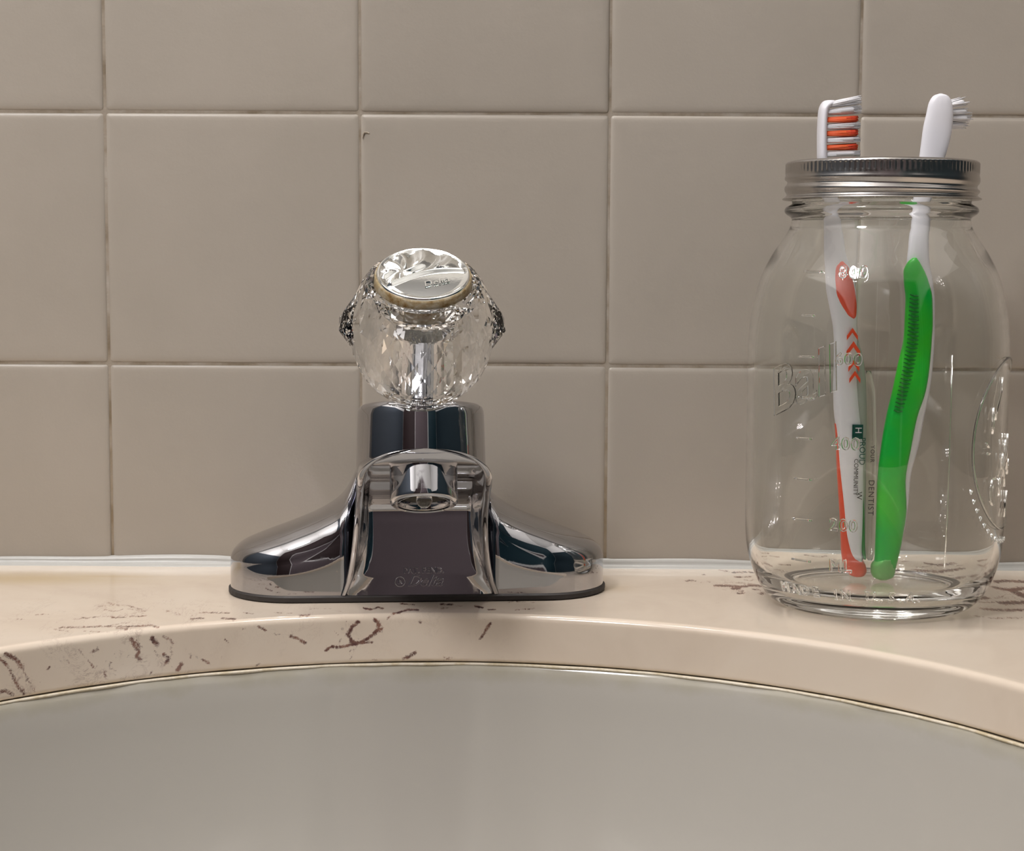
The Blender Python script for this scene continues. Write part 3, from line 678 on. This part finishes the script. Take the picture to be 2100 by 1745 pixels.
def emboss(s, px, py, size, shear=0.0, roll=0.0, depth=0.00040, space=1.0):
    V, F = text_mesh(s, size, 0.00012, shear, space, 0.0, bev=0.0003); a, z = jar_az(px, py)
    return mesh_obj('raised_marking', wrap(V, a, z, 0.46, roll), F, M['glass'], gl, False)
emboss('800', 1750, 561, 0.0060, space=1.25); emboss('600', 1741, 739, 0.0060, space=1.15)
emboss('400', 1735, 912, 0.0062, space=1.15); emboss('200', 1730, 1079, 0.0062, space=1.15); emboss('ML', 1723, 1162, 0.0062, space=1.15)
def bar_mark(pts, rad=0.00042, name='raised_marking'):
    P_ = [Vector(wrap([(0, 0, 0)], a, z, 0.5)[0]) for a, z in pts]
    V, F = tube('', P_, rad, None, n=6); return mesh_obj(name, V, F, M['glass'], gl)
for x0, x1, y0, y1 in ((1645, 1672, 648, 649), (1639, 1671, 732, 733), (1635, 1670, 815, 818), (1634, 1666, 899, 901), (1630, 1666, 982, 985), (1626, 1666, 1064, 1068), (1625, 1664, 1146, 1152), (1650, 1690, 559, 560)):
    a0, z0 = jar_az(x0, y0); a1, z1 = jar_az(x1, y1); bar_mark([(a0+(a1-a0)*t, z0+(z1-z0)*t) for t in (0, .25, .5, .75, 1)])
# MADE IN U.S.A. round the heel, letter by letter
txt = 'MADE  IN  U.S.A.'; a = math.radians(-59)
for ch in txt:
    if ch == ' ': a += math.radians(2.6); continue
    V, F = text_mesh(ch, 0.0054, 0.00010, 0, 1, 0.0, bev=0.00024)
    st_ = 0.060 if ch in 'MU' else (0.026 if ch == '.' else 0.050 if ch != 'I' else 0.030)
    mesh_obj('raised_marking', wrap(V, a+st_, 10.4, 0.42), F, M['glass'], gl, False); a += 2*st_
# oval medallion at the right
ca_, hz_ = math.radians(64), 32.5; zc_ = 65.0
P_ = [Vector(wrap([(0, 0, 0)], ca_+math.radians(31)*math.cos(t), zc_+hz_*math.sin(t), 0.15)[0]) for t in np.linspace(0, 2*PI, 97)[:-1]]
V, F = tube('', P_, 0.00055, None, n=8, closed=True); mesh_obj('oval_medallion', V, F, M['glass'], gl)
def rel(ca, zc, pts): return [(ca+x/50.0, zc+y) for x, y in pts]
strk = [[(-9, 26), (-10, 20), (-13, 14), (-14, 10)], [(-16, 15), (-15.5, 8), (-16, 5)], [(-6, -3), (-5, -8), (-4, -12)], [(-3, 2), (-2, -4), (-3, -9), (-2, -16)], [(1, 4), (0, -2), (1, -10)],
        [(-15, -12), (-16, -16), (-16, -20), (-14, -22)], [(-9, -12), (-8, -15), (-9, -19)], [(3, -18), (2, -24), (0, -28)], [(-14, -12), (-10, -11.5)], [(-20, 2), (-18, 0)], [(-19, -2), (-17, -2.5)], [(4, -6), (3, -12)]]
for s_ in strk: bar_mark(rel(ca_, zc_, s_), 0.0004)
for k in range(12):
    t = math.radians(205+k*6.5); aa = ca_+math.radians(35)*math.cos(t); zz = zc_+(hz_+4.5)*math.sin(t)
    bar_mark([(aa-0.012, zz+0.8), (aa, zz-0.9), (aa+0.013, zz+0.5)], 0.00032)
# slanted script on the left flank
V, F = text_mesh('Ball', 0.024, 0.0001, 0.35, 0.95, 0.0, 4, bev=0.0003)
mesh_obj('raised_marking', wrap(V, math.radians(-47), 88.0, 0.30, math.radians(22)), F, M['glass'], gl, False)
# vertical mould seam
for aa in (math.radians(20),):
    bar_mark([(aa, z) for z in (22, 40, 60, 80, 100)], 0.00022)
# screw band
def band_z(r, z, a):
    k = math.exp(-((z-162.6)/2.6)**2); return (z + 1.0*k*math.sin(a-1.2))*MM
def band_r(r, z, a):
    if 167.2 < z < 170.6 and r > 35.5:
        return (r-0.17*(0.5-0.5*math.cos(a*110)))*MM
    return r*MM
bpz = [(30.0, 171.0), (30.0, 171.7), (33.5, 171.9), (35.6, 171.7), (36.5, 171.2), (36.75, 170.7), (36.75, 170.3), (36.75, 169.4), (36.75, 168.2), (36.75, 167.4), (36.7, 167.0), (36.6, 166.3), (36.9, 165.5), (37.0, 164.6), (36.7, 163.9), (36.05, 163.3), (35.9, 162.7), (36.2, 162.0), (36.85, 161.4), (37.0, 160.7), (36.8, 160.0), (36.3, 159.4), (36.1, 158.8), (36.6, 158.2), (37.5, 157.7), (37.8, 157.4), (37.6, 157.1), (36.6, 157.4), (35.7, 158.6), (35.4, 160), (35.4, 170.8)]
bd = lathe('screw_band', bpz, M['band'], jr, 880, True, band_z, band_r)

# ------------------------------------------------------------------ toothbrushes
def outline_loft(name, rows, Y, depth, mt, parent, n=20, pw=2.0, cap=True, yoff=None, dens=4):
    """rows: (left px, right px, y px); depth list (m) gives the thickness towards the wall"""
    R_ = np.array(rows, float); dp = np.array(depth, float); yo = np.zeros(len(R_)) if yoff is None else np.array(yoff, float)
    T = np.linspace(0, len(R_)-1, (len(R_)-1)*dens+1); V = []
    idx = np.arange(len(R_))
    for t in T:
        l, r, y = (pchip(t, idx, R_[:, k]) for k in range(3)); d_ = pchip(t, idx, dp); yy = Y+pchip(t, idx, yo)
        pl, pr = aty(l, y, yy), aty(r, y, yy); c = (pl+pr)/2; hw = (pr-pl)/2; h = np.linalg.norm(hw)
        for k in range(n):
            a = 2*PI*k/n; ca2, sa2 = math.cos(a), math.sin(a)
            ex = math.copysign(abs(ca2)**(2/pw), ca2); ey = math.copysign(abs(sa2)**(2/pw), sa2)
            V.append(c+hw*ex+np.array([0, d_/2*ey, 0]))
    F = grid_faces(len(T), n, False, True)+[tuple(range(n)), tuple(range((len(T)-1)*n, len(T)*n))[::-1]]
    return fixn(mesh_obj(name, V, F, mt, parent))
def tuft(name, p0, p1, w_, mt, parent, nb=20, splay=0.0006, tipm=None):
    """a bundle of thin bristles from p0 to p1"""
    V = []; F = []; p0 = np.array(p0); p1 = np.array(p1); ax = p1-p0; ax /= np.linalg.norm(ax)
    s = np.cross(ax, (0, 0, 1.0)); s /= np.linalg.norm(s); q = np.cross(s, ax)
    for b in range(nb):
        th = 2.4*b; rr = w_*math.sqrt((b+.5)/nb); o_ = s*rr*math.cos(th)+q*rr*math.sin(th)*0.75
        e = p1+o_*1.15+s*random.uniform(-splay, splay)+q*random.uniform(-splay, splay)+ax*random.uniform(-splay, splay); mid = (p0+e)/2+o_*0.5
        base = len(V); rb_ = w_*0.34
        for pt, r_ in ((p0+o_, rb_), (mid, rb_), (e, rb_*0.55)):
            for k in range(4):
                a = PI/2*k+0.4; V.append(pt+s*r_*math.cos(a)+q*r_*math.sin(a))
        for i in range(2):
            for k in range(4): F.append((base+i*4+k, base+i*4+(k+1) % 4, base+(i+1)*4+(k+1) % 4, base+(i+1)*4+k))
        F += [(base, base+1, base+2, base+3), (base+8, base+9, base+10, base+11)]
    base = len(V); st3 = [(0.0, 0.62), (0.12, 0.95), (0.5, 1.12), (0.80, 1.18), (0.86, 0.9)]
    for t, kk in st3:
        c = p0+(p1-p0)*t
        for k in range(10):
            a = 2*PI*k/10; V.append(c+s*w_*kk*math.cos(a)+q*w_*0.78*kk*math.sin(a))
    for i in range(len(st3)-1):
        for k in range(10): F.append((base+i*10+k, base+i*10+(k+1) % 10, base+(i+1)*10+(k+1) % 10, base+(i+1)*10+k))
    F += [tuple(base+k for k in range(10))[::-1], tuple(base+(len(st3)-1)*10+k for k in range(10))]
    return fixn(mesh_obj(name, V, F, mt, parent, True))
BY = -0.072
# orange and white brush
p_ = aty(1757, 1185, BY)
ob = empty('toothbrush', tuple(p_), label='white and orange toothbrush with striped bristles, leaning left in the jar', cat='toothbrush', group='toothbrushes standing in the glass jar')
def reparent(o, root):
    o.parent = root; o.matrix_parent_inverse = Matrix.Translation(-Vector(root.location)); return o
parts = []
rowsA = [(1701, 1704, 205.5), (1690, 1712, 207), (1684, 1712, 213), (1680, 1698, 225), (1678, 1695, 250), (1677, 1694, 285), (1677, 1695, 320), (1680, 1703, 350), (1684, 1715, 390), (1690, 1722, 430), (1690, 1726, 470), (1690, 1733, 510), (1692, 1744, 545), (1694, 1754, 590), (1701, 1757, 630), (1709, 1757, 675), (1711, 1757, 720), (1710, 1757, 765), (1709, 1759, 800), (1710, 1762, 840), (1716, 1768, 890), (1719, 1771, 940), (1722, 1771, 985), (1727, 1771, 1040), (1731, 1770, 1090), (1738, 1768, 1130), (1748, 1768, 1158), (1757, 1762, 1170)]
depA = [.0015, .007, .010, .0112, .0115, .0115, .011, .009, .006, .0055, .0055, .0065, .0075, .0085, .0085, .008, .0078, .008, .0082, .0085, .009, .009, .009, .009, .0085, .0075, .005, .001]
parts.append(outline_loft('handle', rowsA, BY, depA, M['white'], None, pw=2.4))
parts.append(outline_loft('thumb_grip', [(1722, 1730, 531), (1713, 1741, 545), (1710, 1748, 570), (1712, 1754, 600), (1722, 1757, 628), (1737, 1756, 647), (1748, 1752, 653)], BY-0.0030, [.001, .003, .0036, .0040, .0036, .003, .001], M['orange'], None))
parts.append(outline_loft('rubber_edge', [(1712, 1714, 868), (1714, 1722, 895), (1716, 1726, 950), (1719, 1731, 1000), (1722, 1738, 1050), (1724, 1745, 1090), (1725, 1757, 1130), (1729, 1774, 1160), (1735, 1777, 1174), (1745, 1770, 1186), (1755, 1760, 1189)], BY+0.0008, [.003, .004, .005, .006, .0065, .007, .0075, .0085, .008, .006, .001], M['orange'], None, pw=2.2))
parts.append(outline_loft('frosted_edge', [(1748, 1758, 690), (1747, 1771, 740), (1747, 1776, 790), (1750, 1778, 840), (1752, 1777, 900), (1752, 1776, 980), (1752, 1775, 1060), (1754, 1774, 1120), (1762, 1770, 1150)], BY+0.0006, [.003, .006, .0066, .0066, .0068, .0068, .0066, .006, .003], M['paleg'], None))
parts.append(outline_loft('clear_grip', [(1776, 1786, 760), (1775, 1794, 800), (1774, 1797, 860), (1774, 1798, 960), (1773, 1797, 1060), (1772, 1795, 1110), (1774, 1792, 1140), (1780, 1788, 1152)], BY-0.0002, [.002, .004, .0045, .0045, .0045, .0045, .004, .001], M['clear'], None))
parts.append(outline_loft('green_stripe', [(1767, 1770, 1000), (1766, 1773, 1060), (1766, 1774, 1120), (1770, 1776, 1146), (1773, 1775, 1150)], BY-0.0022, [.001, .002, .0025, .002, .001], M['darkgreen'], None))
for cx_, cy_ in ((1748, 687), (1750, 718), (1751, 752), (1753, 775)):   # chevrons
    big = 1.0 if cy_ != 718 else 1.25
    c3 = aty(cx_, cy_, BY-0.0046); u = 0.0021*big
    pts2 = [(-1, -1), (0, 0.55), (1, -1), (1, -.1), (0, 1.5), (-1, -.1)]
    V = [(c3[0]+x*u, c3[1]-yy, c3[2]+z*u*0.9) for yy in (0, 0.0004) for x, z in pts2]
    F = [(0, 1, 4, 5), (1, 2, 3, 4), (6, 11, 10, 7), (7, 10, 9, 8)]+[(i, (i+1) % 6, (i+1) % 6+6, i+6) for i in range(6)]
    parts.append(fixn(mesh_obj('chevron', V, F, M['orange'], None, False)))
# printing on the handle
def print_vert(s, px, py, size, mt, Yp, name='printing', sx_=1.0, rot=-PI/2, sq=1.0):
    V, F = text_mesh(s, size, 0.00003, 0, sx_); c3 = aty(px, py, Yp); ca2, sa2 = math.cos(rot), math.sin(rot)
    return mesh_obj(name, [(c3[0]+(x*ca2-y*sq*sa2), Yp-z, c3[2]+(x*sa2+y*sq*ca2)) for x, y, z in V], F, mt, None, False)
c3 = aty(1759, 885, BY-0.0050); V = [(c3[0]+x*.0021, c3[1]+d, c3[2]+z*.0028) for d in (0, .0002) for x, z in ((-1, -1), (1, -1), (1, 1), (-1, 1))]
parts.append(fixn(mesh_obj('print_block', V, [(0, 1, 2, 3), (4, 7, 6, 5), (0, 4, 5, 1), (1, 5, 6, 2), (2, 6, 7, 3), (3, 7, 4, 0)], M['inkgreen'], None, False)))
parts.append(print_vert('H', 1760, 882, 0.0036, M['white'], BY-0.0052))
parts.append(print_vert('COMMUNITY', 1755, 978, 0.0024, M['ink'], BY-0.0051, sx_=1.0)); parts.append(print_vert('W', 1762, 1016, 0.0030, M['ink'], BY-0.0051))
parts.append(print_vert('DENTIST', 1786, 1020, 0.0032, M['ink'], BY-0.0030, sx_=1.15)); parts.append(print_vert('PROUD', 1768, 925, 0.0032, M['inkgreen'], BY-0.0045))
parts.append(print_vert('YOUR', 1789, 930, 0.0022, M['ink'], BY-0.0030, sx_=1.2))
for i, (yy, col) in enumerate(((216, 'bristle'), (231, 'bristle'), (246, 'bristle2'), (260, 'bristle'), (274, 'bristle2'), (288, 'bristle'), (303, 'bristle2'), (317, 'bristle'))):
    up = 14 if i == 0 else (9 if i == 1 else 3)
    for dy_ in (-0.0034, 0.0, 0.0034):
        xe = 1762 if col == 'bristle' else 1756
        parts.append(tuft('bristle_tuft', aty(1693, yy, BY+dy_), aty(xe, yy-up*0.8, BY+dy_*1.1), 0.00105, M[col], None, splay=0.0010 if i < 2 else 0.0005))
        if col == 'bristle2': parts.append(tuft('bristle_tuft_tip', aty(1735, yy-up*0.5, BY+dy_*1.05), aty(xe+2, yy-up*0.8, BY+dy_*1.1), 0.00118, M['bristle3'], None, nb=10, splay=0.0003))
for o in parts: reparent(o, ob)

# green and white brush
p_ = aty(1812, 1195, BY)
gb = empty('toothbrush', tuple(p_), label='green gripped toothbrush seen from its white back, leaning right in the jar', cat='toothbrush', group='toothbrushes standing in the glass jar')
parts = []
rowsG = [(1926, 1932, 192), (1915, 1943, 196), (1905, 1952, 210), (1899, 1955, 235), (1893, 1953, 262), (1889, 1947, 292), (1885, 1938, 322), (1881, 1928, 350), (1876, 1916, 385), (1872, 1910, 430), (1869, 1908, 465), (1864, 1905, 500), (1860, 1907, 535), (1862, 1913, 575), (1864, 1917, 620), (1862, 1917, 680), (1856, 1914, 740), (1847, 1908, 795), (1832, 1896, 853), (1818, 1884, 915), (1812, 1868, 975), (1808, 1862, 1040), (1804, 1852, 1100), (1800, 1838, 1150), (1802, 1822, 1180)]
depG = [.0012, .0035, .0045, .005, .005, .005, .005, .005, .005, .005, .0052, .0056, .006, .0065, .0065, .0065, .0065, .0065, .0065, .0065, .0065, .0065, .006, .0055, .002]
parts.append(outline_loft('handle', rowsG, BY+0.0018, depG, M['white'], None, pw=2.3))
rowsH = [(1872, 1880, 522), (1862, 1886, 530), (1853, 1897, 555), (1854, 1906, 583), (1857, 1912, 613), (1855, 1913, 660), (1853, 1911, 693), (1841, 1907, 747), (1830, 1899, 800), (1817, 1881, 855), (1806, 1868, 920), (1799, 1857, 985), (1797, 1859, 1040), (1795, 1851, 1100), (1793, 1841, 1150), (1786, 1836, 1172), (1792, 1830, 1189), (1806, 1818, 1196)]
depH = [.002, .004, .006, .007, .0075, .0078, .0078, .0078, .0078, .0078, .0080, .0082, .0084, .0084, .0080, .0078, .006, .001]
parts.append(outline_loft('rubber_grip', rowsH, BY-0.0014, depH, M['green'], None, pw=2.2))
parts.append(outline_loft('grip_foot', [(1797, 1836, 1147), (1786, 1837, 1162), (1785, 1836, 1174), (1791, 1831, 1189), (1805, 1818, 1197.5)], BY-0.0014, [.0082, .0088, .0086, .0066, .001], M['greenend'], None))
for k in range(30):   # moulded ridges
    t = k/29; yy = 606+t*236; xx = np.interp(yy, [606, 700, 760, 842], [1875, 1872, 1862, 1842])
    wpx = 9+3*math.sin(PI*t); tilt = -1.5
    a3, b3 = aty(xx-wpx, yy+tilt, BY-0.0051), aty(xx+wpx, yy-tilt, BY-0.0051); m3 = (a3+b3)/2+np.array([0, -0.0004, -0.0003])
    V, F = tube('', [a3, m3, b3], [0.0002, 0.00042, 0.0002], None, n=6); parts.append(mesh_obj('grip_ridge', V, F, M['darkgreen'], None))
for i, yy in enumerate((214, 227, 240, 254)):
    for dx in (0, 1):
        a3 = aty(1938-i*1.6-dx*14, yy+4, BY+0.0040); b3 = aty(1980+(0, 6, 8, 2)[i]-dx*10, yy+(2 if i else -6), BY+0.0125)
        parts.append(tuft('bristle_tuft', a3, b3, 0.0011, M['bristle'], None, nb=12, splay=0.0009))
for o in parts: reparent(o, gb)

# light passes through the jar glass and the knob
for o in bpy.data.objects:
    if o.type != 'MESH': continue
    if o.name.startswith(('glass_body', 'knob')) and o.data.materials[0] in (M['glass'], M['acrylic']): o.cycles.is_caustics_caster = True
    elif o.data.materials and o.data.materials[0] in (M['tile'], M['marble'], M['basin'], M['white'], M['green'], M['orange'], M['grout'], M['caulk']): o.cycles.is_caustics_receiver = True
